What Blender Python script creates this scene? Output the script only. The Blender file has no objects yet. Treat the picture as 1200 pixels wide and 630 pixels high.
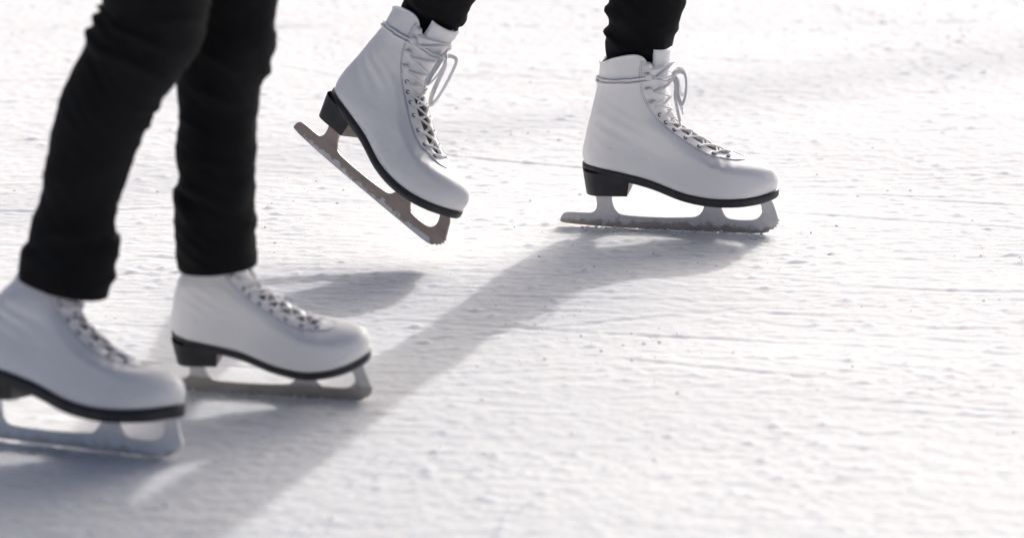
import bpy, bmesh, math, random
import numpy as np
from mathutils import Vector, Matrix, noise as mnoise

random.seed(7); RNG = np.random.default_rng(11)
scene = bpy.context.scene
COL = scene.collection
rad = math.radians

# ------------------------------------------------------------------ camera
F_PX, PITCH, CAM_H = 4525.0, rad(16), 1.38      # 135 mm lens on a 36 mm frame
cam_d = bpy.data.cameras.new('camera'); cam = bpy.data.objects.new('camera', cam_d); COL.objects.link(cam)
cam.location = (0, 0, CAM_H); cam.rotation_euler = (rad(90) - PITCH, 0, 0)
cam_d.sensor_width = 36; cam_d.lens = F_PX / 1200 * 36
cam_d.clip_start = .1; cam_d.clip_end = 9000
cam_d.dof.use_dof = True; cam_d.dof.focus_distance = 5.14; cam_d.dof.aperture_fstop = 3.5; cam_d.dof.aperture_blades = 9
scene.camera = cam

# ------------------------------------------------------------------ light
SUN_AZ, SUN_EL = rad(26), rad(25)
w = bpy.data.worlds.new('World'); scene.world = w; w.use_nodes = True
nt = w.node_tree; nt.nodes.clear()
sky = nt.nodes.new('ShaderNodeTexSky'); sky.sky_type = 'NISHITA'; sky.sun_disc = False
sky.sun_elevation = SUN_EL; sky.sun_rotation = SUN_AZ; sky.air_density = .4; sky.dust_density = 10.0; sky.ozone_density = 2.5
bg = nt.nodes.new('ShaderNodeBackground'); bg.inputs[1].default_value = .15
wo = nt.nodes.new('ShaderNodeOutputWorld')
wb = nt.nodes.new('ShaderNodeMix'); wb.data_type = 'RGBA'; wb.blend_type = 'MULTIPLY'; wb.inputs[0].default_value = 1; wb.inputs[7].default_value = (1.01, .995, .925, 1)
nt.links.new(sky.outputs[0], wb.inputs[6]); nt.links.new(wb.outputs[2], bg.inputs[0]); nt.links.new(bg.outputs[0], wo.inputs[0])
sd = Vector((math.sin(SUN_AZ) * math.cos(SUN_EL), math.cos(SUN_AZ) * math.cos(SUN_EL), math.sin(SUN_EL)))
sl = bpy.data.lights.new('sun', 'SUN'); sl.energy = 2.0; sl.angle = rad(.9); sl.color = (.88, .865, .85)
so = bpy.data.objects.new('sun', sl); COL.objects.link(so); so.rotation_euler = sd.to_track_quat('Z', 'Y').to_euler()
so.location = sd * 30
vs = scene.view_settings
vs.view_transform = 'Standard'; vs.look = 'None'; vs.gamma = 1; vs.use_curve_mapping = False; vs.exposure = 0.50

# ------------------------------------------------------------------ materials
def mat(name, col, rough=.5, metal=0, spec=.5, sheen=0, coat=0):
    m = bpy.data.materials.new(name); m.use_nodes = True
    b = m.node_tree.nodes['Principled BSDF']
    b.inputs['Base Color'].default_value = (*col, 1); b.inputs['Roughness'].default_value = rough
    b.inputs['Metallic'].default_value = metal; b.inputs['Specular IOR Level'].default_value = spec
    b.inputs['Sheen Weight'].default_value = sheen; b.inputs['Coat Weight'].default_value = coat
    return m
class NG:
    def __init__(s, m): s.t = m.node_tree; s.b = s.t.nodes['Principled BSDF']; s.tc = s.t.nodes.new('ShaderNodeTexCoord')
    def n(s, typ, **kw):
        x = s.t.nodes.new(typ)
        for k, v in kw.items(): setattr(x, k, v)
        return x
    def l(s, a, b): s.t.links.new(a, b)
    def noise(s, scale, detail=4, stretch=(1, 1, 1), rough=.5, rot=(0, 0, 0)):
        mp = s.n('ShaderNodeMapping'); mp.inputs['Scale'].default_value = stretch; mp.inputs['Rotation'].default_value = rot
        no = s.n('ShaderNodeTexNoise'); no.inputs['Scale'].default_value = scale
        no.inputs['Detail'].default_value = detail; no.inputs['Roughness'].default_value = rough
        s.l(s.tc.outputs['Object'], mp.inputs[0]); s.l(mp.outputs[0], no.inputs[0]); return no.outputs[0]
    def ramp(s, src, a, b, ca=(0, 0, 0), cb=(1, 1, 1)):
        r = s.n('ShaderNodeValToRGB'); r.color_ramp.elements[0].position = a; r.color_ramp.elements[1].position = b
        r.color_ramp.elements[0].color = (*ca, 1); r.color_ramp.elements[1].color = (*cb, 1)
        s.l(src, r.inputs[0]); return r.outputs[0]
    def bump(s, src, strength, dist, prev=None):
        b = s.n('ShaderNodeBump'); b.inputs['Strength'].default_value = strength; b.inputs['Distance'].default_value = dist
        s.l(src, b.inputs['Height'])
        if prev: s.l(prev, b.inputs['Normal'])
        return b.outputs[0]
    def math(s, op, a, b):
        m = s.n('ShaderNodeMath', operation=op)
        for i, v in enumerate((a, b)):
            if isinstance(v, (int, float)): m.inputs[i].default_value = v
            else: s.l(v, m.inputs[i])
        return m.outputs[0]

M = {}
# white leather: faint yellowing, scuffs, fine grain
m = mat('white_leather', (.74, .73, .745), .48, spec=.4); g = NG(m)
c1 = g.ramp(g.noise(9, 5), .3, .75, (.82, .81, .81), (.90, .895, .895))
sc = g.ramp(g.noise(60, 6, (1, 1, 3.5), .7), .62, .76, (1, 1, 1), (.76, .73, .70))
mx = g.n('ShaderNodeMix', data_type='RGBA', blend_type='MULTIPLY'); mx.inputs[0].default_value = 1
g.l(c1, mx.inputs[6]); g.l(sc, mx.inputs[7]); g.l(mx.outputs[2], g.b.inputs['Base Color'])
g.l(g.ramp(g.noise(35, 3), .3, .8, (.38,) * 3, (.62,) * 3), g.b.inputs['Roughness'])
g.l(g.bump(g.noise(900, 2), .12, .0006, g.bump(g.noise(28, 3, (1, 1, 1.6)), .35, .004)), g.b.inputs['Normal'])
M['leather'] = m
m = mat('tan_lining', (.24, .175, .13), .8); g = NG(m)
g.l(g.ramp(g.noise(120, 4), .3, .7, (.17, .12, .09), (.30, .22, .17)), g.b.inputs['Base Color']); M['lining'] = m
m = mat('seam_thread', (.50, .49, .50), .8); g = NG(m)
g.l(g.ramp(g.noise(700, 1), .45, .55, (.36, .35, .36), (.70, .69, .70)), g.b.inputs['Base Color']); M['seam'] = m
m = mat('white_tongue', (.84, .84, .86), .6); g = NG(m)
g.l(g.bump(g.noise(60, 3), .3, .002), g.b.inputs['Normal']); M['tongue'] = m
m = mat('tongue_gap_shade', (.045, .04, .038), .9); g = NG(m)  # lower tongue: shade of the lacing gap put into its colour
g.l(g.ramp(g.noise(150, 4), .35, .7, (.025, .022, .02), (.10, .08, .065)), g.b.inputs['Base Color']); M['gap_shade'] = m
def black(name, base):
    m = mat(name, base, .42, spec=.45); g = NG(m)
    g.l(g.ramp(g.noise(40, 6, rough=.7), .35, .8, tuple(c * .7 for c in base), tuple(c * 1.9 for c in base)), g.b.inputs['Base Color'])
    g.l(g.ramp(g.noise(90, 5), .3, .75, (.3,) * 3, (.6,) * 3), g.b.inputs['Roughness'])
    g.l(g.bump(g.noise(20, 3, (.2, .2, 18)), .3, .0008), g.b.inputs['Normal'])
    return m
M['black'] = black('black_sole', (.020, .020, .024))
M['heel_front'] = black('heel_breast', (.15, .12, .10))
m = mat('lace_cotton', (.80, .79, .80), .85, sheen=.2); g = NG(m)
g.l(g.bump(g.noise(700, 2, (1, 1, 1)), .5, .0008), g.b.inputs['Normal']); M['lace'] = m
M['metal_dark'] = mat('eyelet_metal', (.035, .028, .024), .7, 0)
M['hook'] = mat('painted_hook', (.72, .71, .72), .35, .1)
def steel(name, base, frost, sign, z0, soft, wet):
    """steel runner; frost clings above (sign 1) or below (sign -1) an uneven height z0"""
    m = mat(name, base, .42, .25); g = NG(m)
    sp = g.n('ShaderNodeSeparateXYZ'); g.l(g.tc.outputs['Object'], sp.inputs[0])
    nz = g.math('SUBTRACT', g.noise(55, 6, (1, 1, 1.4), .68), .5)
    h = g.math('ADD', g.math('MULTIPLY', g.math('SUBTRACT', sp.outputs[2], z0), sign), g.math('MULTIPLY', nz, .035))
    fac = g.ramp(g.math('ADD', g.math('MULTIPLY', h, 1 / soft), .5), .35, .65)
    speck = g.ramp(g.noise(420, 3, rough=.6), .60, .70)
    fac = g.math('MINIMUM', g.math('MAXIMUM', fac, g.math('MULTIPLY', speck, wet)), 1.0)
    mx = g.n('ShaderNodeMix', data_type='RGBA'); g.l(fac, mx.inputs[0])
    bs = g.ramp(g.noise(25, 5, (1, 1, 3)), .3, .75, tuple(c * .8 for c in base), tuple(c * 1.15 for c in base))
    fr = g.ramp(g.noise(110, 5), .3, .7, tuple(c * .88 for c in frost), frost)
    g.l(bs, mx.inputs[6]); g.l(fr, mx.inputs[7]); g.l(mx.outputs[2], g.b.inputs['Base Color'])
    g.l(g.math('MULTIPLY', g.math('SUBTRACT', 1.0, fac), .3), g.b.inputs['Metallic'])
    g.l(g.math('ADD', g.math('MULTIPLY', fac, .4), .36), g.b.inputs['Roughness'])
    g.l(g.bump(g.math('ADD', fac, g.noise(300, 3)), .5, .0012), g.b.inputs['Normal'])
    return m
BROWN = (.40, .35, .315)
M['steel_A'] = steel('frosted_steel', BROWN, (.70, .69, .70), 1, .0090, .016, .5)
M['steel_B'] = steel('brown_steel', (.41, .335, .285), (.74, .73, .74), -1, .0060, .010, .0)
M['steel_C'] = steel('grey_brown_steel', (.46, .42, .385), (.70, .69, .69), 1, .021, .02, .2)  # brown-grey steel, frosted higher up
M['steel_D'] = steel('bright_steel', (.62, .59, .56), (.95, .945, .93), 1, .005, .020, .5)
# dark stretch denim
def denim(name, base):
    m = mat(name, base, .9, spec=.15, sheen=.04); g = NG(m)
    m.node_tree.nodes['Principled BSDF'].inputs['Sheen Roughness'].default_value = .5
    g.l(g.ramp(g.noise(14, 5), .3, .75, tuple(c * .7 for c in base), tuple(c * 1.5 for c in base)), g.b.inputs['Base Color'])
    wv = g.n('ShaderNodeTexWave'); wv.inputs['Scale'].default_value = 380; wv.bands_direction = 'DIAGONAL'
    wv.inputs['Distortion'].default_value = 1.5
    g.l(g.tc.outputs['Object'], wv.inputs[0])
    g.l(g.bump(wv.outputs['Fac'], .25, .0006, g.bump(g.noise(45, 4, (1, 1, 2)), .5, .004)), g.b.inputs['Normal'])
    return m
M['denim'] = denim('black_denim', (.007, .007, .008))
M['skin'] = mat('skin', (.55, .36, .28), .55)
M['coat'] = mat('dark_coat', (.03, .03, .04), .85)
# scraped ice under a skin of snow
m = mat('scraped_ice', (.86, .87, .89), .6, spec=.02); g = NG(m)
base = g.ramp(g.noise(2.2, 5, (.5, 1.6, 1)), .30, .72, (.685, .692, .71), (.765, .77, .775))
strk = g.ramp(g.noise(26, 5, (.16, 2.2, 1), .62, (0, 0, rad(-4))), .56, .74, (1, 1, 1), (.935, .94, .955))
# a worn, less snowy track of barer ice crossing the far side of the rink
sp = g.n('ShaderNodeSeparateXYZ'); g.l(g.tc.outputs['Object'], sp.inputs[0])
dline = g.math('SUBTRACT', g.math('SUBTRACT', sp.outputs[1], 5.57), g.math('MULTIPLY', sp.outputs[0], .60))
dl = g.math('ABSOLUTE', g.math('ADD', dline, g.math('MULTIPLY', g.math('SUBTRACT', g.noise(3, 4), .5), .22)), 0)
track = g.ramp(dl, .03, .20, (.85, .855, .87), (1, 1, 1))
m1 = g.n('ShaderNodeMix', data_type='RGBA', blend_type='MULTIPLY'); m1.inputs[0].default_value = 1
m2 = g.n('ShaderNodeMix', data_type='RGBA', blend_type='MULTIPLY'); m2.inputs[0].default_value = 1
g.l(base, m1.inputs[6]); g.l(strk, m1.inputs[7]); g.l(m1.outputs[2], m2.inputs[6]); g.l(track, m2.inputs[7])
g.l(m2.outputs[2], g.b.inputs['Base Color'])
g.l(g.ramp(g.noise(18, 5, (.3, 1.6, 1)), .3, .75, (.65,) * 3, (.9,) * 3), g.b.inputs['Roughness'])
nb = g.bump(g.noise(60, 6, (.22, 1.2, 1), .65, (0, 0, rad(-5))),   .35, .003)
nb = g.bump(g.noise(230, 4, (.8, 1, 1), .6), .4, .002, nb)
g.l(nb, g.b.inputs['Normal'])
# light travels centimetres through snow-dusted ice before it comes out again
g.b.inputs['Subsurface Weight'].default_value = .85; g.b.inputs['Subsurface Radius'].default_value = (.024, .026, .030); g.b.inputs['Subsurface Scale'].default_value = 1.0
M['ice'] = m
m = mat('loose_snow', (.90, .90, .90), .8, spec=.1); g = NG(m)
g.l(g.bump(g.noise(400, 3), .4, .001), g.b.inputs['Normal']); g.b.inputs['Subsurface Weight'].default_value = .8; g.b.inputs['Subsurface Radius'].default_value = (.006, .006, .007); g.b.inputs['Subsurface Scale'].default_value = 1.0
M['snow'] = m

# ------------------------------------------------------------------ mesh helpers
def mk(name, verts, faces, mats, parent=None, smooth=True, mi=None):
    me = bpy.data.meshes.new(name); me.from_pydata([tuple(map(float, v)) for v in verts], [], faces); me.update()
    for k in (mats if isinstance(mats, (list, tuple)) else [mats]): me.materials.append(M[k])
    if mi is not None: me.polygons.foreach_set('material_index', mi)
    me.polygons.foreach_set('use_smooth', [smooth] * len(me.polygons))
    o = bpy.data.objects.new(name, me); COL.objects.link(o)
    if parent: o.parent = parent
    return o
def weld(o, d=1e-5):
    bm = bmesh.new(); bm.from_mesh(o.data); bmesh.ops.remove_doubles(bm, verts=bm.verts, dist=d)
    bmesh.ops.recalc_face_normals(bm, faces=bm.faces); bm.to_mesh(o.data); bm.free()
class MB:
    def __init__(s): s.v = []; s.f = []; s.m = []
    def add(s, v, f, mi=0):
        k = len(s.v); s.v += [tuple(map(float, p)) for p in v]; s.f += [tuple(i + k for i in q) for q in f]; s.m += [mi] * len(f)
    def build(s, name, mats, parent=None, smooth=True): return mk(name, s.v, s.f, mats, parent, smooth, s.m)
def cat(pts, n=8, closed=False):
    P = np.array(pts, float); N = len(P); out = []
    for i in range(N if closed else N - 1):
        if closed: a, b, c, d = P[(i - 1) % N], P[i], P[(i + 1) % N], P[(i + 2) % N]
        else: a, b, c, d = P[max(i - 1, 0)], P[i], P[i + 1], P[min(i + 2, N - 1)]
        for j in range(n):
            t = j / n
            out.append(.5 * ((2 * b) + (c - a) * t + (2 * a - 5 * b + 4 * c - d) * t * t + (3 * b - a - 3 * c + d) * t ** 3))
    if not closed: out.append(P[-1])
    return np.array(out)
def tube(mb, path, r, seg=8, flat=1.0, up=None, mi=0, caps=True, twist=0):
    """round or flattened tube with transported frames; r may be a list"""
    P = np.array(path, float); n = len(P); T = np.gradient(P, axis=0); T /= np.linalg.norm(T, axis=1)[:, None] + 1e-12
    u = np.array(up if up is not None else (0, 0, 1), float)
    if abs(u @ T[0]) > .95: u = np.array((0, 1.0, 0))
    rings = []
    for i in range(n):
        u = u - (u @ T[i]) * T[i]; u /= np.linalg.norm(u) + 1e-12; v = np.cross(T[i], u)
        rr = r[i] if hasattr(r, '__len__') else r
        for k in range(seg):
            a = 2 * math.pi * k / seg + twist * i
            rings.append(P[i] + u * math.cos(a) * rr * flat + v * math.sin(a) * rr)
    f = [(i * seg + k, i * seg + (k + 1) % seg, (i + 1) * seg + (k + 1) % seg, (i + 1) * seg + k) for i in range(n - 1) for k in range(seg)]
    if caps: f += [tuple(range(seg))[::-1], tuple((n - 1) * seg + k for k in range(seg))]
    mb.add(rings, f, mi)
def sm(xs, ys):
    """smooth interpolation through points (cubic hermite, dense table)"""
    P = cat(list(zip(xs, ys)), 24); X, Y = P[:, 0], P[:, 1]
    X = np.maximum.accumulate(X)
    return lambda q: np.interp(q, X, Y)
def sstep(a, b, x): t = np.clip((x - a) / (b - a), 0, 1); return t * t * (3 - 2 * t)

# ------------------------------------------------------------------ boot surface
zb = sm([-.03, 0, .03, .06, .095, .1327, .165, .20, .238, .262, .29], [.092, .090, .0870, .081, .072, .0593, .0540, .0538, .0580, .0625, .066])
zb0 = zb
FR = [(.262, 0), (.2635, .010), (.2625, .018), (.257, .0285), (.246, .0370), (.232, .0425), (.215, .0470), (.199, .0520), (.177, .0605), (.155, .0715),
      (.1327, .0815), (.1205, .0885), (.1145, .100), (.113, .120), (.115, .145), (.118, .170)]
FRP = cat(FR, 10)
_s = np.concatenate([[0], np.cumsum(np.hypot(*np.diff(FRP, axis=0).T))]); _s /= _s[-1]
NK, NS = 150, 44
_k = np.linspace(0, 1, NK)
XF, HF = np.interp(_k, _s, FRP[:, 0]), np.maximum.accumulate(np.interp(_k, _s, FRP[:, 1])); HF += np.arange(NK) * 1e-7
xb_f = sm([0, .0126, .041, .075, .110, .14, .17], [.0015, -.0008, .0036, .0115, .0185, .0212, .0222])
wp = sm([-.02, 0, .05, .1, .15, .19, .23, .262, .28], [.031, .0315, .0315, .030, .037, .0425, .0415, .037, .034])
wsh = sm([0, .06, .1, .14, .18], [.034, .034, .0345, .0385, .0415])
bul = sm([0, .006, .014, .03, .06, .18], [.93, .985, 1.01, 1.0, .97, .97])
gapf = sm([0, .0495, .053,   .062, .08, .092, .11, .14, .18], [0, 0, .0052, .0088, .0105, .0125, .019, .0265, .031])
rimz = sm([0, .022, .045, .069, .083, .095, .12], [.227, .229, .241, .247, .2445, .232, .224])
def Wd(x, h): b = sstep(.035, .10, h); return (wp(x) * (1 - b) + wsh(h) * b) * bul(h)
def rfr(h): return np.interp(h, [0, .03, .06, .1, .18], [.050, .052, .056, .047, .046])
RB = .038
def Ef(q): q = np.clip(q, 0, 1); return np.sqrt(np.maximum(1 - (1 - q) ** 2, 0))
def ypt(x, h, xf, xb): return Wd(x, h) * Ef((xf - x) / rfr(h)) * Ef((x - xb) / RB)

SOLE_T = .0105
class Boot:
    def __init__(s, foot, flex, seed, squeeze=0.0):
        s.squeeze = squeeze; s.foot, s.flex, s.seed = foot, flex, seed
        G = np.zeros((2, NK, NS, 3))
        for i in range(NK):
            h, xf = HF[i], XF[i]; xb = float(xb_f(h)); gp = float(gapf(h)) if h > .0496 else 0.0
            x0 = xf
            for _ in range(4):
                W = float(Wd(x0, h)) * float(Ef((x0 - xb) / RB)); x0 = xf - float(rfr(h)) * (1 - math.sqrt(max(0, 1 - min(.97, gp / W) ** 2)))
            ph0 = math.acos(np.clip(2 * (x0 - xb) / (xf - xb) - 1, -1, 1))
            t = np.linspace(0, 1, NS); ph = ph0 + (math.pi - ph0) * t
            x = xb + (xf - xb) * (1 + np.cos(ph)) / 2
            y = ypt(x, h, xf, xb); 
            if gp > 0: y[0] = gp
            for sd_ in (0, 1):
                sg = -1 if sd_ == 0 else 1
                G[sd_, i] = s.shape(x, sg * y, np.full(NS, h))
        s.G = G
        s.N = np.zeros_like(G)
        for sd_ in (0, 1):
            a = np.gradient(G[sd_], axis=0); b = np.gradient(G[sd_], axis=1); n = np.cross(a, b)
            n /= np.linalg.norm(n, axis=2)[:, :, None] + 1e-12
            c = G[sd_].mean(axis=(0, 1)); c[1] = 0
            if (n[:, 5:35, 1] * (-1 if sd_ == 0 else 1)).mean() < 0: n = -n
            s.N[sd_] = n
        s.kopen = int(np.argmax(HF > .0496))
        # creases at the ankle and a little hand-worn unevenness
        for sd_ in (0, 1):
            for i in range(NK):
                for j in range(NS):
                    p = G[sd_, i, j]; q = Vector((p[0] * 22, p[1] * 22, p[2] * 30 + s.seed))
                    d = .0011 * (mnoise.noise(q))
                    an = math.exp(-((p[2] - .145) / .022) ** 2) * math.exp(-((p[0] - .055) / .035) ** 2)
                    d += .0007 * an * math.sin((p[2] * 1.0 + p[0] * .5) * 330 + s.seed + 3 * mnoise.noise(q * .6))
                    toe = math.exp(-((p[0] - .185) / .018) ** 2) * math.exp(-((p[2] - .09) / .02) ** 2)
                    d += .0009 * toe * math.sin(p[0] * 420 + p[2] * 160 + s.seed)
                    e = min(1, j / 4, (NS - 1 - j) / 2 + .3)
                    if i < 3 or (i < s.kopen and j == 0): e = 0
                    if j == NS - 1: e = 0
                    G[sd_, i, j] += s.N[sd_, i, j] * d * e
    def shape(s, x, y, h):
        """nominal (x, y, height above the insole) to local space: rim height, foot curve, ankle flex"""
        top = rimz(x) - zb(x); hh = np.where(h > .12, .12 + (h - .12) * (top - .12) / .05, h)
        z = zb(x) + hh
        return s.bend(np.stack([x, y, z], -1))
    def bend(s, P):
        P = np.array(P, float); x, y, z = P[..., 0], P[..., 1], P[..., 2]
        yy = y + s.foot * .006 * np.sin(np.clip(x / .26, 0, 1) * math.pi * .9) * (1 - sstep(.1, .15, z))
        sq = s.squeeze * sstep(.160, .190, z); yy = yy * (1 - sq); x = x + (.062 - x) * sq
        t = np.clip(z - .115, 0, 1); xx = x + s.flex * (np.sqrt(t * t + .025 ** 2) - .025)
        return np.stack([xx, yy, z - abs(s.flex) * .12 * np.clip(z - .13, 0, 1)], -1)
    def at(s, side, k, d, off=0):
        """point at grid row k, arc distance d behind the front edge"""
        sd_ = 0 if side < 0 else 1; k = int(round(k)); row = s.G[sd_, k]
        L = np.concatenate([[0], np.cumsum(np.linalg.norm(np.diff(row, axis=0), axis=1))])
        f = np.interp(d, L, np.arange(NS)); j = int(min(f, NS - 2)); t = f - j
        n = s.N[sd_, k, max(j, 1)] * (1 - t) + s.N[sd_, k, j + 1] * t; n /= np.linalg.norm(n)
        return row[j] * (1 - t) + row[j + 1] * t + n * off, n
    def row_edge(s, x): return int(np.argmin(np.abs(np.where(np.arange(NK) >= s.kopen - 12, s.G[0, :, 0, 0] - (s.flex * 0), 9) - x) + np.where(HF > .1, 1, 0)))
    def row_z(s, z, d=.013): return min(range(s.kopen, NK), key=lambda k: abs(s.at(-1, k, d)[0][2] - z))
    def ring(s, zf, off):
        """path round the back of the shaft from camera side to far side at height zf(x)"""
        out = []
        for sd_, js in ((0, range(3, NS, 2)), (1, range(NS - 2, 2, -2))):
            for j in js:
                col = s.G[sd_, 80:, j]; k = 80 + int(np.argmin(np.abs(col[:, 2] - np.array([zf(c[0]) for c in col]))))
                out.append(s.G[sd_, k, j] + s.N[sd_, k, j] * off)
        return out

EDGE_X = [.1995, .183, .1635, .147, .1315, .1195]       # facing edge positions of the lower eyelets, toe to ankle
def make_skate(label, loc, yaw, pitch, roll, scale, foot, steel_mat, flex=0.0, seed=0.0, bow=True, wrap=False, loop_drop=1.0, spring=0.0, sole_t=.0105, group='white figure skates'):
    global zb
    zb = lambda x: zb0(x) + spring * sstep(.17, .28, x)
    root = bpy.data.objects.new('ice_skate', None); COL.objects.link(root)
    root.rotation_mode = 'XYZ'; root.location = loc
    root.rotation_euler = (roll, pitch, yaw); root.scale = (scale,) * 3
    root.empty_display_size = .05
    root['label'] = label; root['category'] = 'ice skate'; root['group'] = group
    B = Boot(foot, flex, seed, 0.0 if bow else .20)
    # upper
    mb = MB()
    for sd_ in (0, 1):
        f = []
        for i in range(NK - 1):
            for j in range(NS - 1):
                a = i * NS + j; q = (a, a + 1, a + NS + 1, a + NS); f.append(q if sd_ else q[::-1])
        mb.add(B.G[sd_].reshape(-1, 3), f)
    up = mb.build('boot_upper', ['leather', 'lining', 'seam'], root); weld(up, 2e-5)
    so_ = up.modifiers.new('thick', 'SOLIDIFY'); so_.thickness = .0026; so_.offset = -1; so_.material_offset = 1; so_.material_offset_rim = 0
    # overlay panel of the eyestay (a second, slightly proud leather layer) and its stitching
    k0 = max(B.kopen - 9, 3)
    def dover(k):
        base = np.interp(B.G[0, k, 0, 2], [.09, .11, .15, .2, .25], [.023, .023, .022, .025, .029])
        return float(base * math.sqrt(max(0.0, 1 - (1 - min(1, (k - k0 + .15) / 16.0)) ** 2)))
    ov = MB()
    for sg in (-1, 1):
        vv = []; rows = list(range(k0, NK - 1)); nc = 9
        for k in rows:
            for c in range(nc):
                dd = dover(k) * c / (nc - 1)
                vv.append(B.at(sg, k, dd, .0006 if 0 < c < nc - 1 else (.0005 if c == 0 else -.0003))[0])
        f = []
        for a in range(len(rows) - 1):
            for c in range(nc - 1):
                i = a * nc + c; q = (i, i + 1, i + nc + 1, i + nc); f.append(q if sg > 0 else q[::-1])
        ov.add(vv, f)
    for sg in (-1, 1):
        st = [B.at(sg, k, max(dover(k) - .0022, .0), .0010)[0] for k in range(k0 + 1, NK - 1, 2)]
        tube(ov, st, .00038, 5, mi=1)
        st = [B.at(sg, k, dover(k) + .0002, .0002)[0] for k in range(k0 + 1, NK - 1, 2)]
        tube(ov, st, .00030, 5, mi=1)
    ov.build('eyestay', ['leather', 'seam'], up)
    # collar binding
    cb = MB()
    rim = [B.G[0, NK - 1, j] for j in range(0, NS)] + [B.G[1, NK - 1, j] for j in range(NS - 2, -1, -1)]
    tube(cb, rim, .0014, 8)
    cb.build('collar_binding', ['leather'], up)
    # sole
    r0 = B.G[:, 0]; sol = MB(); lv = [(-.0030, .0008), (.0018, .0006), (.0026, -.001), (.0026, -sole_t + .0022), (.0012, -sole_t), (-.004, -sole_t - .0002)]
    vv = []
    for off, dz in lv:
        for sd_ in (0, 1):
            for j in range(NS):
                n = B.N[sd_, 0, j].copy(); n[2] = 0; n /= np.linalg.norm(n) + 1e-9
                if j == 0: n = np.array((1.0, 0, 0))
                if j == NS - 1: n = np.array((-1.0, 0, 0))
                p = r0[sd_, j] + n * off; p[2] = zb(p[0]) + dz; vv.append(p)
    f = []; R2 = 2 * NS
    for a in range(len(lv) - 1):
        for sd_ in (0, 1):
            for j in range(NS - 1):
                i = a * R2 + sd_ * NS + j; f.append((i, i + 1, i + R2 + 1, i + R2))
    for a in (0, len(lv) - 1):
        for j in range(NS - 1): i = a * R2 + j; f.append((i, i + 1, i + NS + 1, i + NS))
    sol.add(vv, f); so2 = sol.build('sole', ['black'], root); weld(so2, 1e-5)
    # heel: D-shaped stack with a flat front face
    he = MB(); lev = 7; nn = 26; vv = []
    for a in range(lev):
        t = a / (lev - 1); xbk = .0002 + .0050 * t; xfr = .0665 - .0035 * t
        wv_ = (.0326 - .0025 * t)
        for q in range(nn):
            ph = math.pi * (q / (nn - 1)) - math.pi / 2       # back arc from -y to +y
            xx = xbk + .026 * (1 - abs(math.cos(ph)) ** .62); yy = wv_ * math.copysign(abs(math.sin(ph)) ** .8, math.sin(ph))
            zt = zb(xx) - .0068; vv.append(B.bend((xx, yy, zt * (1 - t) + .0495 * t)))
        for yy in (wv_, -wv_):
            zt = zb(xfr) - .0068; vv.append(B.bend((xfr, yy * .94, zt * (1 - t) + .0495 * t)))
    n2 = nn + 2; f = []; mi = []
    for a in range(lev - 1):
        for q in range(n2): f.append((a * n2 + q, a * n2 + (q + 1) % n2, (a + 1) * n2 + (q + 1) % n2, (a + 1) * n2 + q)); mi.append(1 if q == nn else 0)
    f.append(tuple((lev - 1) * n2 + q for q in range(n2))); mi.append(0)
    h_o = mk('heel', vv, f, ['black', 'black' if steel_mat == 'steel_D' else 'heel_front'], root, True, mi); weld(h_o)
    bv = h_o.modifiers.new('b', 'BEVEL'); bv.width = .0008; bv.segments = 2; bv.limit_method = 'ANGLE'; bv.angle_limit = rad(40)
    h_o.modifiers.new('w', 'WEIGHTED_NORMAL')
    # blade
    sb = lambda x: float(zb(x)) - sole_t + .0006
    out = [(-.0290, .0045), (-.0305, .0095), (-.0280, .0150), (-.0225, .0185), (-.010, .0192), (.006, .0190), (.0135, .0200), (.0180, .0250), (.0190, .032),
           (.0175, .042), (.0150, .0500), (.0400, .0500), (.0390, .042), (.0410, .0320), (.0450, .0240), (.0520, .0190), (.070, .0172), (.110, .0168),
           (.145, .0185), (.1560, .0210), (.1625, .0290), (.1645, .038), (.1610, sb(.161)), (.1895, sb(.1895)), (.1870, .038), (.1890, .0300), (.1940, .0220),
           (.2020, .0186), (.222, .0182), (.2340, .0200), (.2410, .0260), (.2425, .034), (.2390, .044), (.2340, sb(.234)), (.2520, sb(.252)), (.2575, .043),
           (.2620, .0300), (.2650, .0215), (.2668, .0195), (.2640, .0175), (.2660, .0150), (.2625, .0135), (.2635, .0108), (.2590, .0098), (.2590, .0068),
           (.2540, .0066), (.2520, .0030), (.2450, .0012), (.225, .0002), (.19, 0.0), (.12, 0.0), (.06, .0003), (.02, .0010), (-.010, .0024)]
    sharp = {10, 11, 22, 23, 33, 34}; teeth = set(range(37, 47))
    pl = []
    N = len(out)
    for i in range(N):
        a, b, c, d = [np.array(out[(i + k) % N]) for k in (-1, 0, 1, 2)]
        n_ = 1 if (i in teeth or (i + 1) % N in sharp or i in sharp) else 4
        for j in range(n_):
            t = j / n_; pl.append(.5 * ((2 * b) + (c - a) * t + (2 * a - 5 * b + 4 * c - d) * t * t + (3 * b - a - 3 * c + d) * t ** 3))
    bm = bmesh.new(); hw = .0021
    v1 = [bm.verts.new((p[0], -hw, p[1])) for p in pl]; v2 = [bm.verts.new((p[0], hw, p[1])) for p in pl]
    bm.faces.new(v1); bm.faces.new(v2[::-1])
    for i in range(len(pl)): bm.faces.new((v1[i], v2[i], v2[(i + 1) % len(pl)], v1[(i + 1) % len(pl)]))
    bmesh.ops.recalc_face_normals(bm, faces=bm.faces)
    me = bpy.data.meshes.new('blade'); bm.to_mesh(me); bm.free(); me.materials.append(M[steel_mat])
    bl = bpy.data.objects.new('blade', me); COL.objects.link(bl); bl.parent = root
    bv = bl.modifiers.new('b', 'BEVEL'); bv.width = .0006; bv.segments = 2; bv.limit_method = 'ANGLE'; bv.angle_limit = rad(60)
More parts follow.
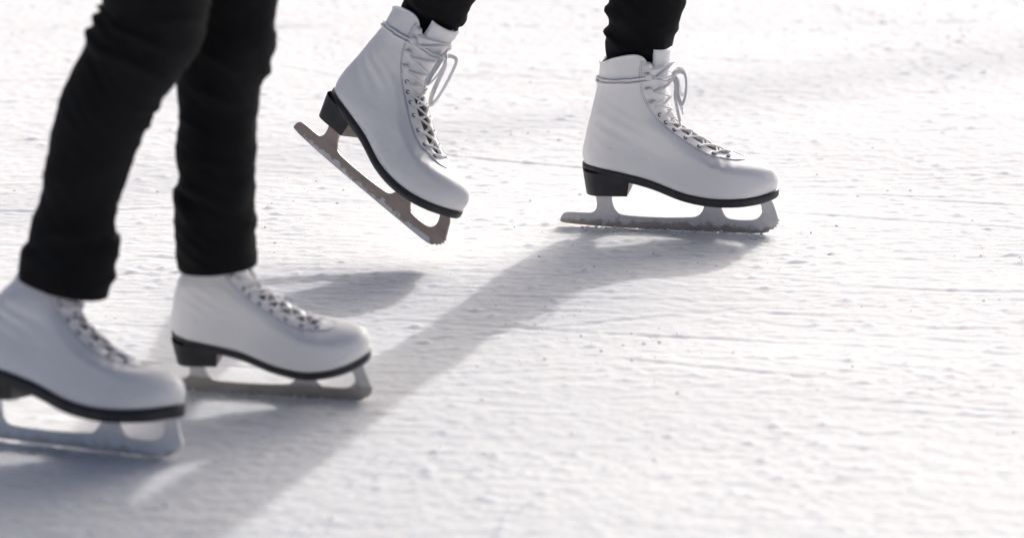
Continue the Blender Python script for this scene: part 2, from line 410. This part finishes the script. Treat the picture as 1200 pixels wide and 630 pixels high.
    # mounting plates with screw heads
    for x0, x1, wd, zf in ((.010, .058, .015, lambda x: .0495), (.140, .254, .019, lambda x: float(zb(x)) - sole_t)):
        vv = []; nx = 14
        for i in range(nx):
            t = i / (nx - 1); x = x0 + (x1 - x0) * t; ww = wd * math.sqrt(max(.02, 1 - (2 * t - 1) ** 6))
            for yy, dz in ((-ww, 0), (ww, 0), (ww, -.0022), (-ww, -.0022)): vv.append((x, yy, zf(x) + dz))
        f = [(0, 1, 2, 3), tuple(4 * (nx - 1) + k for k in (3, 2, 1, 0))]
        for i in range(nx - 1):
            for k in range(4): f.append((4 * i + k, 4 * i + (k + 1) % 4, 4 * i + 4 + (k + 1) % 4, 4 * i + 4 + k))
        p_ = mk('mounting_plate', vv, f, [steel_mat], bl, False)
        weld(p_)
    # tongue
    tv = []; nt_ = 17; rows = []; k1 = max(B.kopen - 8, 0)
    for k in list(range(k1, NK)) + ['top']:
        kk = NK - 1 if k == 'top' else k
        h, xf = HF[kk], XF[kk]; rows.append(kk)
        for c in range(nt_):
            tt = 2 * c / (nt_ - 1) - 1; yh = (float(gapf(h)) + .010) if h < .1 else (float(gapf(h)) * .93 + .004); y = tt * min(yh, .0355)
            W = float(Wd(xf - .01, h)); x = xf - float(rfr(h)) * (1 - math.sqrt(1 - min(.97, abs(y) / W) ** 2))
            ins = .0034 if h < .1 else .0034 - .0028 * float(sstep(.1, .16, h))
            hh = h if h < .12 else .12 + (h - .12) * ((.2486 - zb(.114)) - .12) / .05
            z = float(zb(x)) + hh
            if h < .1: z -= ins; x -= ins * .3
            else: x -= ins
            z += (.004 * (1 - tt * tt) if k == 'top' else 0)
            x += .0008 * mnoise.noise(Vector((z * 60, tt * 2, seed)))
            tv.append(B.bend((x, y, z)))
    f = []; mi = []
    for a in range(len(rows) - 1):
        for c in range(nt_ - 1):
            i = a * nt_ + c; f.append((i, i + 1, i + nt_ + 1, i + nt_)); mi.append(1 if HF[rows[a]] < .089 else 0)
    tg = mk('tongue', tv, f, ['tongue', 'gap_shade'], root, True, mi)
    s_ = tg.modifiers.new('t', 'SOLIDIFY'); s_.thickness = .0035; s_.offset = -1
    # eyelets and hooks
    rk = [B.row_edge(x) for x in EDGE_X] + [int(np.argmin(np.abs(HF - .0945)))]
    hk = [B.row_z(z) for z in ((.180, .200, .219, .2385) if bow else (.180,))]
    def disc(p, n, prof, name, mt, parent):
        q = Vector(n).to_track_quat('Z', 'Y'); vv = []; seg = 14
        for r, z in prof:
            for k in range(seg): vv.append(Vector(p) + q @ Vector((r * math.cos(k * 2 * math.pi / seg), r * math.sin(k * 2 * math.pi / seg), z)))
        f = [(a * seg + k, a * seg + (k + 1) % seg, (a + 1) * seg + (k + 1) % seg, (a + 1) * seg + k) for a in range(len(prof) - 1) for k in range(seg)]
        f.append(tuple((len(prof) - 1) * seg + k for k in range(seg)))
        return mk(name, vv, f, [mt], parent)
    eye = {-1: [], 1: []}; hook = {-1: [], 1: []}
    for sg in (-1, 1):
        for k in rk:
            p, n = B.at(sg, k, .0112, .0009); eye[sg].append((p, n, k))
            disc(p, n, [(.0029, -.0002), (.0027, .0009), (.0019, .0009), (.0014, -.0006)], 'eyelet', 'metal_dark', up)
        for k in hk:
            p, n = B.at(sg, k, .0130, .0010); hook[sg].append((p, n, k))
            o = disc(p, n, [(.0042, 0), (.0042, .0010), (.0022, .0014), (.0022, .0042), (.0046, .0046), (.0048, .0056), (.0030, .0064)], 'lace_hook', 'hook', up)
            # curled tip pointing to the back
            e, _ = B.at(sg, k, .0190, .0052); tb = MB()
            tube(tb, cat([p + n * .0052, (p + e) / 2 + n * .0030, e + n * .0005], 4), [.0028] * 5 + [.0022] * 3 + [.0014], 8, .5, up=n)
            bm = bmesh.new(); bm.from_mesh(o.data)
            k_ = [bm.verts.new(v) for v in tb.v]
            for q in tb.f: bm.faces.new([k_[i] for i in q])
            bm.to_mesh(o.data); bm.free()
    # laces: criss-cross through eyelets, over the hooks
    lc = MB(); rs = random.Random(seed + 5)
    def centre(k, lift):
        a, b = B.G[0, k, 0], B.G[1, k, 0]; mid = (a + b) / 2
        h, xf = HF[k], XF[k]
        c = B.shape(np.array([xf]), np.array([0.0]), np.array([h]))[0]
        if h > .12: c = B.bend((xf, 0, float(zb(.114)) + .12 + (h - .12) * ((.2486 - zb(.114)) - .12) / .05 - .004))
        dirn = np.array((.5, 0, .86)) if h < .09 else np.array((.97, 0, .2))
        return c + dirn * lift
    # lowest bar
    a, b = eye[-1][0], eye[1][0]
    tube(lc, cat([a[0] - a[1] * .001, a[0] + a[1] * .0012, B.at(-1, a[2], .004, .0022)[0], centre(a[2], .0022), B.at(1, a[2], .004, .0022)[0], b[0] + b[1] * .0012, b[0] - b[1] * .001], 6), .0023, 8, .6, up=(0, 0, 1))
    for i in range(len(rk) - 1):
        for sg in (-1, 1):
            p0, n0, ka = eye[sg][i]; p1, n1, kb = eye[-sg][i + 1]; km = (ka + kb) // 2
            lift = .0026 if sg < 0 else .0044
            j = lambda s_=.0008: np.array([rs.uniform(-s_, s_) for _ in range(3)])
            pts = [B.at(sg, ka, .0030, -.0030)[0], B.at(sg, ka + 1, -.0 + .0005, .0004)[0] + j(.0004), centre(km, lift) + j(), B.at(-sg, kb, .0015, .0024)[0] + j(.0005), B.at(-sg, kb, .0070, .0020)[0], p1 + n1 * .0014, p1 - n1 * .0012]
            tube(lc, cat(pts, 6), .0022, 8, .62, up=centre(km, 1) - centre(km, 0))
    chain = [(eye, len(rk) - 1)] + [(hook, i) for i in range(len(hk))]
    for i in range(len(chain) - 1):
        for sg in (-1, 1):
            A_, ai = chain[i]; C_, ci = chain[i + 1]
            p0, n0, ka = A_[sg][ai]; p1, n1, kb = C_[-sg][ci]; km = (ka + kb) // 2
            lift = .0030 if sg < 0 else .0052
            st = p0 + n0 * (.0012 if i == 0 else .0030)
            c = centre(km, lift); c2 = centre(km, lift)
            pts = [st, B.at(sg, ka, .003, .0030)[0], c, B.at(-sg, kb - 1, .003, .0035)[0], B.at(-sg, kb - 2, .012, .0030)[0] , B.at(-sg, kb, .0170, .0030)[0], B.at(-sg, min(kb + 2, NK - 2), .012, .0030)[0]]
            if i == len(chain) - 2 and not bow: pass
            tube(lc, cat(pts, 6), .0021, 8, .66, up=(1, 0, .3))
    lac = lc.build('lace', ['lace'], root)
    if bow:
        bw = MB(); K = centre(int(np.argmin(np.abs(HF - .145))), .006)
        def P(x, y, z): return K + np.array((x, y, z))
        if wrap:
            for dz in (.0, -.0052):
                rg = B.ring(lambda x: .2085 + dz + .12 * max(0, x - .02), .0016)
                pts = [K + np.array((0, -.004, .001 + dz))] + [centre(int(np.argmin(np.abs(HF - .145))), .003) + np.array((-.004, -.018, dz))] + rg + [centre(int(np.argmin(np.abs(HF - .145))), .003) + np.array((-.004, .018, dz))] + [K + np.array((0, .004, .001 + dz))]
                tube(bw, cat(pts, 2), .0019, 8, .8)
        # knot
        tube(bw, cat([P(-.001, -.005, -.003), P(.003, -.002, .004), P(.003, .003, .002), P(-.001, .004, -.005), P(.001, -.001, -.006)], 6), .0028, 10)
        ld = loop_drop
        for q, (sy, reach, drop) in enumerate(((-1, .020, .036), (1, .018, .034 * ld))):
            fx = .012 if sy < 0 else .009
            pts = [P(0, 0, 0), P(fx * .8, sy * .008, .006), P(fx * 1.5, sy * reach * .8, .001), P(fx * 1.6, sy * reach, -drop * .55), P(fx * 1.2, sy * reach, -drop), P(fx * .7, sy * reach * .7, -drop * .75), P(fx * .5, sy * .008, -.010), P(0, 0, -.002)]
            tube(bw, cat(pts, 8), .0032, 10, .36, up=(.25, 1, 0))
        for sy, ln in ((-1, .060), (1, .050)):
            pts = [P(0, sy * .002, -.002), P(.004, sy * .010, -.012), P(.0045, sy * .013, -.030), P(.011, sy * .012 - .004, -ln)]
            tube(bw, cat(pts, 8), .0024, 8, .4, up=(.2, 1, 0))
            e = P(.011, sy * .012 - .004, -ln); tube(bw, [e, e + np.array((.0012, 0, -.007))], .0013, 8)
        bw.build('lace_bow', ['lace'], lac)
    return root, B

SK = {}
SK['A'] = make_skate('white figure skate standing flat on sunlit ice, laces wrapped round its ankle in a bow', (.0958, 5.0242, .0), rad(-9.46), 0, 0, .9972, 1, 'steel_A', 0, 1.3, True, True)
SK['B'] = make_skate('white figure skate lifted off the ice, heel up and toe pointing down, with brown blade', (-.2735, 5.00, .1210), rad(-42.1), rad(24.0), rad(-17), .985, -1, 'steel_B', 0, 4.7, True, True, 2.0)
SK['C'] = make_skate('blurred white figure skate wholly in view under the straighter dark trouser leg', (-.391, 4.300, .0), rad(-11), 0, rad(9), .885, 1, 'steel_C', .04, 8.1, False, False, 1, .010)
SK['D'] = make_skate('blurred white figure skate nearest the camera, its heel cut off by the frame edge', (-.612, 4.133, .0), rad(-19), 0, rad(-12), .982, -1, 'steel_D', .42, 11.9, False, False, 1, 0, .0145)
bpy.context.view_layer.update()
def sk_world(k, p):
    B = SK[k][1]; return np.array(SK[k][0].matrix_world @ Vector(B.bend(p)))

# ------------------------------------------------------------------ people
def unp(px, py, Y):
    """a point at world depth Y seen at pixel (px, py) of the 1200 px wide photograph"""
    r = np.array(((px - 600) / F_PX, 0, 0)) + np.array((0, math.cos(PITCH), -math.sin(PITCH))) + (315 - py) / F_PX * np.array((0, math.sin(PITCH), math.cos(PITCH)))
    return np.array((0, 0, CAM_H)) + r * (Y / r[1])
def leg_tube(mb, stations, folds, seed, seg=84, step=.0026, hem=True, wr=1.0):
    """stations: (centre, radius along x, radius along depth); folds: (distance from start, angle, height, width, reach)"""
    C = np.array([s[0] for s in stations]); R = np.array([[s[1], s[2]] for s in stations])
    D = np.concatenate([[0], np.cumsum(np.linalg.norm(np.diff(C, axis=0), axis=1))]); L = D[-1]
    n = int(L / step); CC = cat(C, 12); DD = np.concatenate([[0], np.cumsum(np.linalg.norm(np.diff(CC, axis=0), axis=1))]); t = np.linspace(0, L, n)
    DDn = DD / DD[-1] * L
    P = np.stack([np.interp(t, DDn, CC[:, i]) for i in range(3)], 1)
    Rr = np.stack([np.interp(t, D, R[:, i]) for i in range(2)], 1)
    for _ in range(6): P[1:-1] = (P[:-2] + P[1:-1] * 2 + P[2:]) / 4; Rr[1:-1] = (Rr[:-2] + Rr[1:-1] * 2 + Rr[2:]) / 4
    T = np.gradient(P, axis=0); T /= np.linalg.norm(T, axis=1)[:, None]
    vv = []
    for i in range(n):
        u = np.array((1.0, 0, 0)) - T[i][0] * T[i]; u /= np.linalg.norm(u); v = np.cross(T[i], u)
        for k in range(seg):
            a = 2 * math.pi * k / seg; c, s = math.cos(a), math.sin(a)
            q = Vector((c * 1.1, s * 1.1, t[i] * 26 + seed)); q2 = Vector((c * .7 + t[i] * 5, s * .7, t[i] * 55 + seed * 2 + 1.6 * c))
            d = .0030 * mnoise.noise(q) * wr
            r1 = 1 - abs(mnoise.noise(q2)) * 2; d += .0026 * max(0, r1) ** 2 * wr * (.35 + .65 * abs(mnoise.noise(q * .3)) * 2)
            for (fd, fa, fh, fw, fr) in folds:
                da = (a - math.radians(fa) + math.pi) % (2 * math.pi) - math.pi
                slope = .012 * math.sin(da * 1.3 + seed)
                d += fh * math.exp(-((t[i] - fd - slope) / fw) ** 2) * math.exp(-(da / fr) ** 2)
            vv.append(P[i] + u * c * (Rr[i][0] + d) + v * s * (Rr[i][1] + d))
    f = [(i * seg + k, i * seg + (k + 1) % seg, (i + 1) * seg + (k + 1) % seg, (i + 1) * seg + k) for i in range(n - 1) for k in range(seg)]
    f.append(tuple((n - 1) * seg + k for k in range(seg)))
    # turned-in hem
    r0 = [P[0] + (np.array(vv[k]) - P[0]) * .93 + T[0] * .004 for k in range(seg)]; r1 = [P[0] + (np.array(vv[k]) - P[0]) * .90 + T[0] * .03 for k in range(seg)]
    b = len(vv); vv += r0 + r1
    f += [(k, (k + 1) % seg, b + (k + 1) % seg, b + k)[::-1] for k in range(seg)] + [(b + k, b + (k + 1) % seg, b + seg + (k + 1) % seg, b + seg + k)[::-1] for k in range(seg)]
    mb.add(vv, f)
def from_px(rows, dep=.95):
    return [(unp((xl + xr) / 2, y, Y), np.linalg.norm(unp(xl, y, Y) - unp(xr, y, Y)) / 2, np.linalg.norm(unp(xl, y, Y) - unp(xr, y, Y)) / 2 * dep) for (y, xl, xr, Y) in rows]
def figure(label, group, legs, hip, chest, head, arms):
    """legs: (toe, ankle, knee, thigh top). One continuous body grown round a joint skeleton."""
    J = [hip]; Rr = [.12]; Ed = []
    def add(p, r, par): J.append(np.array(p, float)); Rr.append(r); Ed.append((par, len(J) - 1)); return len(J) - 1
    hip = np.array(hip); chest = np.array(chest); head = np.array(head)
    for lg in legs:
        a = 0
        for p, r_ in lg: a = add(p, r_, a)
    for toe, ank, knee, top in []:
        a = add(top, .072, 0); b = add((np.array(top) + knee) / 2, .062, a); c = add(knee, .046, b); e = add((np.array(knee) * .6 + np.array(ank) * .4), .042, c)
        g_ = add(ank, .027, e); h_ = add(toe, .018, g_)
    w1 = add(hip * .5 + chest * .5, .115, 0); ch = add(chest, .13, w1); nk = add(chest * .42 + head * .58, .042, ch); hd = add(head, .09, nk); add(head + (0, 0, .06), .075, hd)
    for sh, el, wr_, hn in arms:
        a = add(sh, .055, ch); b = add(el, .045, a); c = add(wr_, .030, b); 
        wv_, hv = np.array(wr_, float), np.array(hn, float); ax_ = hv - wv_; ax_ /= np.linalg.norm(ax_); sd_ = np.cross(ax_, (0, 0, 1)); sd_ /= np.linalg.norm(sd_); dn = np.cross(sd_, ax_)
        if dn[2] > 0: dn = -dn
        d = add(wv_ + ax_ * .045, .026, c)
        for q, (o_, ln) in enumerate(((-.030, .070), (-.010, .080), (.010, .074), (.030, .058))):
            f1 = add(wv_ + ax_ * .095 + sd_ * o_, .0092, d); f2 = add(wv_ + ax_ * (.095 + ln * .5) + sd_ * o_ * 1.1 + dn * .006, .0084, f1); add(wv_ + ax_ * (.095 + ln * .88) + sd_ * o_ * 1.1 + dn * .024, .0072, f2)
        t1 = add(wv_ + ax_ * .060 - sd_ * .044 + dn * .012, .0105, d); add(wv_ + ax_ * .095 - sd_ * .054 + dn * .022, .0085, t1)
    me = bpy.data.meshes.new('person'); me.from_pydata([tuple(p) for p in J], Ed, []); o = bpy.data.objects.new('person', me); COL.objects.link(o)
    sk = o.modifiers.new('s', 'SKIN'); o.modifiers.new('u', 'SUBSURF').levels = 2
    for i, v in enumerate(me.skin_vertices[0].data): v.radius = (Rr[i], Rr[i]); v.use_root = (i == 0)
    dg = bpy.context.evaluated_depsgraph_get(); me2 = bpy.data.meshes.new_from_object(o.evaluated_get(dg)); o.modifiers.clear(); o.data = me2; me2.name = 'person'
    me2.materials.clear(); me2.materials.append(M['skin']); me2.materials.append(M['coat'])
    for p in me2.polygons:
        c = p.center; p.use_smooth = True
        p.material_index = 1 if (c.z > hip[2] - .02 and c.z < chest[2] + .16 and min(np.linalg.norm(np.array(c) - np.array(a[2])) if np.dot(np.array(c) - np.array(a[2]), np.array(a[3]) - np.array(a[2])) > 0 else 9 for a in arms) > .24) else 0
    o['label'] = label; o['category'] = 'person'; o['group'] = group
    return o

# skater at the right: left foot planted, right foot trailing and lifted
kA = unp(792, -215, 5.03); kB = unp(622, -190, 4.92)
def mid(st, i): return st[i][0]
hipR = np.array((.25, 4.96, .90))
insA = sk_world('A', (.068, 0, .222)); insB = sk_world('B', (.068, 0, .215))
stA = [(insA, .030, .026)] + from_px([(66, 711, 777, 5.02), (58, 709, 784, 5.02), (45, 712, 788, 5.02), (30, 714, 792, 5.02), (8, 714, 799, 5.02), (-40, 712, 808, 5.03), (-110, 716, 822, 5.03), (-200, 735, 845, 5.03)], .9)
stA += [(kA * .4 + hipR * .6 + (0, .05, -.02), .078, .075), (hipR + (0, .07, -.02), .10, .09), (hipR + (.02, .03, .08), .11, .10)]
stB = [(insB, .029, .026), (unp(500, 22, 4.95), .034, .031), (unp(508, 8, 4.95), .0440, .041), (unp(520, -18, 4.945), .0455, .043), (unp(545, -62, 4.94), .050, .047), (unp(585, -125, 4.93), .057, .055), (kB, .062, .06), (kB * .5 + hipR * .5 + (0, -.05, -.03), .078, .075), (hipR + (0, -.07, -.02), .10, .09), (hipR + (.02, -.03, .08), .11, .10)]
pr = figure('skater in black trousers gliding to the right with one foot lifted behind', 'skaters',
    [[(hipR + (0, .07, -.03), .066), (mid(stA, 9), .055), (mid(stA, 8), .040), (mid(stA, 6), .034), (mid(stA, 3), .026), (sk_world('A', (.066, 0, .14)), .023), (sk_world('A', (.14, 0, .085)), .014)],
     [(hipR + (0, -.07, -.03), .066), (mid(stB, 7), .055), (mid(stB, 6), .040), (mid(stB, 4), .034), (mid(stB, 2), .026), (sk_world('B', (.066, 0, .15)), .022), (sk_world('B', (.14, 0, .085)), .014)]],
    hipR, (.40, 4.95, 1.27), (.47, 4.95, 1.58),
    [((.42, 5.12, 1.34), (.42, 5.30, 1.12), (.58, 5.33, .98), (.66, 5.31, .97)), ((.40, 4.78, 1.34), (.30, 4.64, 1.12), (.38, 4.52, .95), (.43, 4.48, .91))])
tm = MB()
leg_tube(tm, stA, [(.030, 180, .0065, .006, .9), (.026, 300, .004, .006, .8), (.062, 180, .006, .009, .8), (.085, 330, .003, .006, 1.0), (.05, 20, .003, .005, .8), (.10, 200, .004, .007, .8)], 2.0)
leg_tube(tm, stB, [(.035, 200, .003, .007, .9), (.055, 340, .003, .006, .8), (.07, 180, .004, .007, .8)], 5.0)
tr = tm.build('trousers', ['denim'], pr)
tr['label'] = 'close-fitting black trousers tucked into the white boots'

# skater at the left, nearer the camera: both feet on the ice
YC, YD = 4.256, 4.142
kC = unp(268, 40, YC); kD = unp(185, 62, YD)
hipL = np.array((-.36, 4.24, .86))
stC = from_px([(311, 208, 301, YC), (300, 207, 300, YC), (280, 205, 299, YC), (260, 204, 298, YC), (239, 205, 298, YC), (222, 209, 297, YC), (180, 208, 299, YC), (139, 208, 302, YC), (110, 209, 304, YC), (85, 211, 308, YC), (50, 216, 320, YC), (20, 222, 323, YC), (-20, 222, 326, YC), (-80, 205, 330, YC)], .95)
stC += [(kC * .35 + hipL * .65 + (0, .07, .0), .080, .078), (hipL + (0, .07, 0), .10, .09), (hipL + (.02, .03, .10), .115, .10)]
stD = from_px([(334, 21, 128, YD), (312, 26, 133, YD), (290, 33, 136, YD), (267, 38, 133, YD), (233, 47, 139, YD), (211, 51, 145, YD), (172, 58, 158, YD), (150, 63, 168, YD), (128, 71, 173, YD), (105, 80, 185, YD), (83, 92, 202, YD), (61, 103, 219, YD), (30, 116, 238, YD), (0, 121, 245, YD), (-40, 122, 250, YD)], .92)
stD += [(kD * .25 + hipL * .75 + (0, -.07, .0), .085, .08), (hipL + (0, -.07, 0), .10, .09), (hipL + (.02, -.03, .10), .115, .10)]
pl_ = figure('skater nearest the camera in dark trousers standing on both skates, knees bent', 'skaters',
    [[(hipL + (0, .07, -.03), .066), (mid(stC, 14), .055), (mid(stC, 12), .040), (mid(stC, 9), .035), (mid(stC, 6), .032), (mid(stC, 3), .026), (sk_world('C', (.066, 0, .14)), .021), (sk_world('C', (.14, 0, .085)), .014)],
     [(hipL + (0, -.07, -.03), .066), (mid(stD, 15), .055), (mid(stD, 11), .042), (mid(stD, 8), .036), (mid(stD, 5), .033), (mid(stD, 3), .026), (sk_world('D', (.066, 0, .14)), .023), (sk_world('D', (.14, 0, .085)), .014)]],
    hipL, (-.28, 4.24, 1.22), (-.22, 4.24, 1.53),
    [((-.27, 4.41, 1.29), (-.24, 4.56, 1.07), (-.08, 4.56, .98), (0.0, 4.54, .98)), ((-.27, 4.07, 1.29), (-.28, 3.94, 1.06), (-.14, 3.90, .95), (-.07, 3.89, .94))])
tm = MB()
leg_tube(tm, stC, [(.075, 190, .005, .010, 1.0), (.05, 350, .003, .008, .8), (.095, 350, .003, .008, .9), (.085, 260, .0035, .006, 1.2), (.235, 0, .005, .008, .8), (.24, 285, .004, .006, 1.0), (.27, 350, .003, .01, .8), (.20, 280, .003, .006, .9), (.12, 300, .003, .006, 1.0)], 9.0)
leg_tube(tm, stD, [(.045, 0, .006, .012, .8), (.02, 180, .003, .010, .8), (.012, 0, .004, .007, .8), (.208, 5, .005, .011, .9), (.232, 0, .005, .009, .9), (.195, 0, .004, .006, .6), (.27, 285, .004, .006, 1.1), (.262, 178, .009, .008, .7), (.284, 180, .007, .007, .7), (.305, 180, .006, .006, .6), (.30, 270, .004, .006, 1.0), (.06, 280, .003, .007, .9), (.33, 320, .004, .007, .7)], 14.0)
tr2 = tm.build('trousers', ['denim'], pl_)
tr2['label'] = 'dark trousers hanging over the boot tops, creased at the knees'

# ------------------------------------------------------------------ the ice
def axis(a, b, step, lo, hi, g=1.09):
    c = list(np.arange(a, b, step)); s = step; x = c[-1]; R_ = []
    while x < hi: s *= g; x += s; R_.append(x)
    s = step; x = a; L_ = []
    while x > lo: s *= g; x -= s; L_.append(x)
    return np.array(L_[::-1] + c + R_)
STEP = .0042
ax = axis(-1.05, 1.05, STEP, -3000, 3000); ay = axis(3.55, 6.85, STEP, -300, 6000)
def fnoise(n, m, dx, lx, ly, tilt=0, power=2.0, seed=0):
    """band-limited random field; lx, ly are feature sizes in metres"""
    r = np.random.default_rng(seed); a = r.standard_normal((n, m)); A = np.fft.rfft2(a)
    fy = np.fft.fftfreq(n, dx)[:, None]; fx = np.fft.rfftfreq(m, dx)[None, :]
    c, s = math.cos(tilt), math.sin(tilt); gx = (fx * c + fy * s) * lx; gy = (-fx * s + fy * c) * ly
    q = np.sqrt(gx ** 2 + gy ** 2); H = q * np.exp(-q ** power); o = np.fft.irfft2(A * H, s=(n, m)); return o / o.std()
nx, ny = 560, 840
def pad(z): return z
H_ = .00022 * fnoise(ny, nx, STEP, .16, .020, rad(-4), seed=1) + .00030 * fnoise(ny, nx, STEP, .034, .013, rad(-6), seed=2) \
   + .00025 * fnoise(ny, nx, STEP, .015, .012, 0, seed=3) + .0010 * fnoise(ny, nx, STEP, .9, .5, 0, seed=4)
cl = fnoise(ny, nx, STEP, .030, .018, 0, seed=5); cm = fnoise(ny, nx, STEP, .35, .25, 0, seed=6)
H_ += .0018 * np.clip(cl - 1.6 - .45 * cm, 0, 1.6)                       # little clumps of scraped snow
px_, py_ = np.meshgrid(np.arange(nx) * STEP - 1.15, np.arange(ny) * STEP + 3.5)
rg = np.random.default_rng(21)
for i in range(90):                                                      # grooves cut by blades
    x0, y0 = rg.uniform(-1.2, 1.2), rg.uniform(3.5, 6.9); a = rad(rg.normal(-6, 7)) if rg.random() < .88 else rad(rg.uniform(-60, 60)); L = rg.uniform(.05, .45); kq = rg.normal(0, .35)
    c, s = math.cos(a), math.sin(a); u = (px_ - x0) * c + (py_ - y0) * s; v = -(px_ - x0) * s + (py_ - y0) * c - kq * u * u
    d = rg.uniform(.0004, .0016); wd = rg.uniform(.0035, .0055); env = np.clip(1.15 - np.abs(u) / L * 1.15, 0, 1) ** .6 * (np.abs(u) < L)
    H_ += env * (-d * np.exp(-(v / wd) ** 2) + d * .55 * np.exp(-((v - wd * 2.0) / (wd * 1.2)) ** 2))
ix = np.clip(np.round((ax + 1.15) / STEP).astype(int), 0, nx - 1); iy = np.clip(np.round((ay - 3.5) / STEP).astype(int), 0, ny - 1)
Z = H_[iy][:, ix]
fx_ = np.clip((1.15 - np.abs(ax)) / .12, 0, 1); fy_ = np.clip(np.minimum(ay - 3.5, 6.95 - ay) / .12, 0, 1)
Z = Z * fy_[:, None] * fx_[None, :]
Z -= .0006
X, Y = np.meshgrid(ax, ay); V = np.stack([X, Y, Z], -1).reshape(-1, 3).astype(np.float32)
ncol, nrow = len(ax), len(ay)
ii = (np.arange(nrow - 1)[:, None] * ncol + np.arange(ncol - 1)[None, :]).reshape(-1)
Fq = np.stack([ii, ii + 1, ii + ncol + 1, ii + ncol], 1).astype(np.int32)
me = bpy.data.meshes.new('ice'); me.vertices.add(len(V)); me.vertices.foreach_set('co', V.ravel())
me.loops.add(Fq.size); me.loops.foreach_set('vertex_index', Fq.ravel()); me.polygons.add(len(Fq))
me.polygons.foreach_set('loop_start', np.arange(len(Fq), dtype=np.int32) * 4); me.polygons.foreach_set('loop_total', np.full(len(Fq), 4, np.int32))
me.update(calc_edges=True); me.polygons.foreach_set('use_smooth', [True] * len(Fq)); me.materials.append(M['ice'])
ice = bpy.data.objects.new('ice', me); COL.objects.link(ice); ice['kind'] = 'structure'
ice['label'] = 'white scraped ice of the rink, scored by blades and dusted with snow'

# loose crumbs of snow and ice
ico = bmesh.new(); bmesh.ops.create_icosphere(ico, subdivisions=1, radius=1); iv = np.array([v.co[:] for v in ico.verts]); ifc = [tuple(v.index for v in f.verts) for f in ico.faces]; ico.free()
cv = []; cf = []; r = np.random.default_rng(5)
def hgt(x, y):
    a, b = int((x + 1.15) / STEP), int((y - 3.5) / STEP); return H_[min(max(b, 0), ny - 1), min(max(a, 0), nx - 1)] - .0006
clx = [(r.uniform(-1.0, 1.0), r.uniform(3.7, 6.7)) for _ in range(90)] + [(.38, 4.97), (.36, 5.03), (.40, 4.94), (.10, 4.99), (.2, 4.95), (-.13, 4.72), (.62, 5.05)]
spots = []
for i in range(1700):
    if r.random() < .40: x, y = r.uniform(-1.05, 1.05), r.uniform(3.6, 6.8)
    else:
        c = clx[r.integers(len(clx))]; x, y = c[0] + r.normal(0, .055), c[1] + r.normal(0, .028)
    spots.append((x, y, .0007 + .0019 * r.random() ** 4.0))
for k, (x0, x1) in (('A', (.0, .25)), ('C', (-.02, .24)), ('D', (-.03, .25))):      # snow thrown up along the planted blades
    for i in range(230):
        lx = r.uniform(x0, x1); p = sk_world(k, (lx, 0, 0)); off = abs(r.normal(0, .012)) + .003
        spots.append((p[0] + r.normal(0, .004), p[1] - off if r.random() < .7 else p[1] + off, .0010 + .0022 * r.random() ** 2.5))
for x, y, s in spots:
    sc_ = s * r.uniform(.6, 1.4, 3); sc_[2] *= .6; an = r.uniform(0, 6.28); c, sn = math.cos(an), math.sin(an)
    q = iv * (1 + r.uniform(-.22, .22, (len(iv), 1))) * sc_; q = np.stack([q[:, 0] * c - q[:, 1] * sn, q[:, 0] * sn + q[:, 1] * c, q[:, 2]], 1) + (x, y, hgt(x, y) + sc_[2] * .35)
    k = len(cv) * len(iv); cv.append(q); cf += [tuple(a + k for a in t) for t in ifc]
cr = mk('snow_crumbs', np.concatenate(cv), cf, ['snow'], None, False)
cr['kind'] = 'stuff'; cr['label'] = 'loose crumbs of scraped snow scattered over the ice'; cr['category'] = 'snow'
scene.cycles.max_bounces = 8
scene.cycles.use_denoising = True
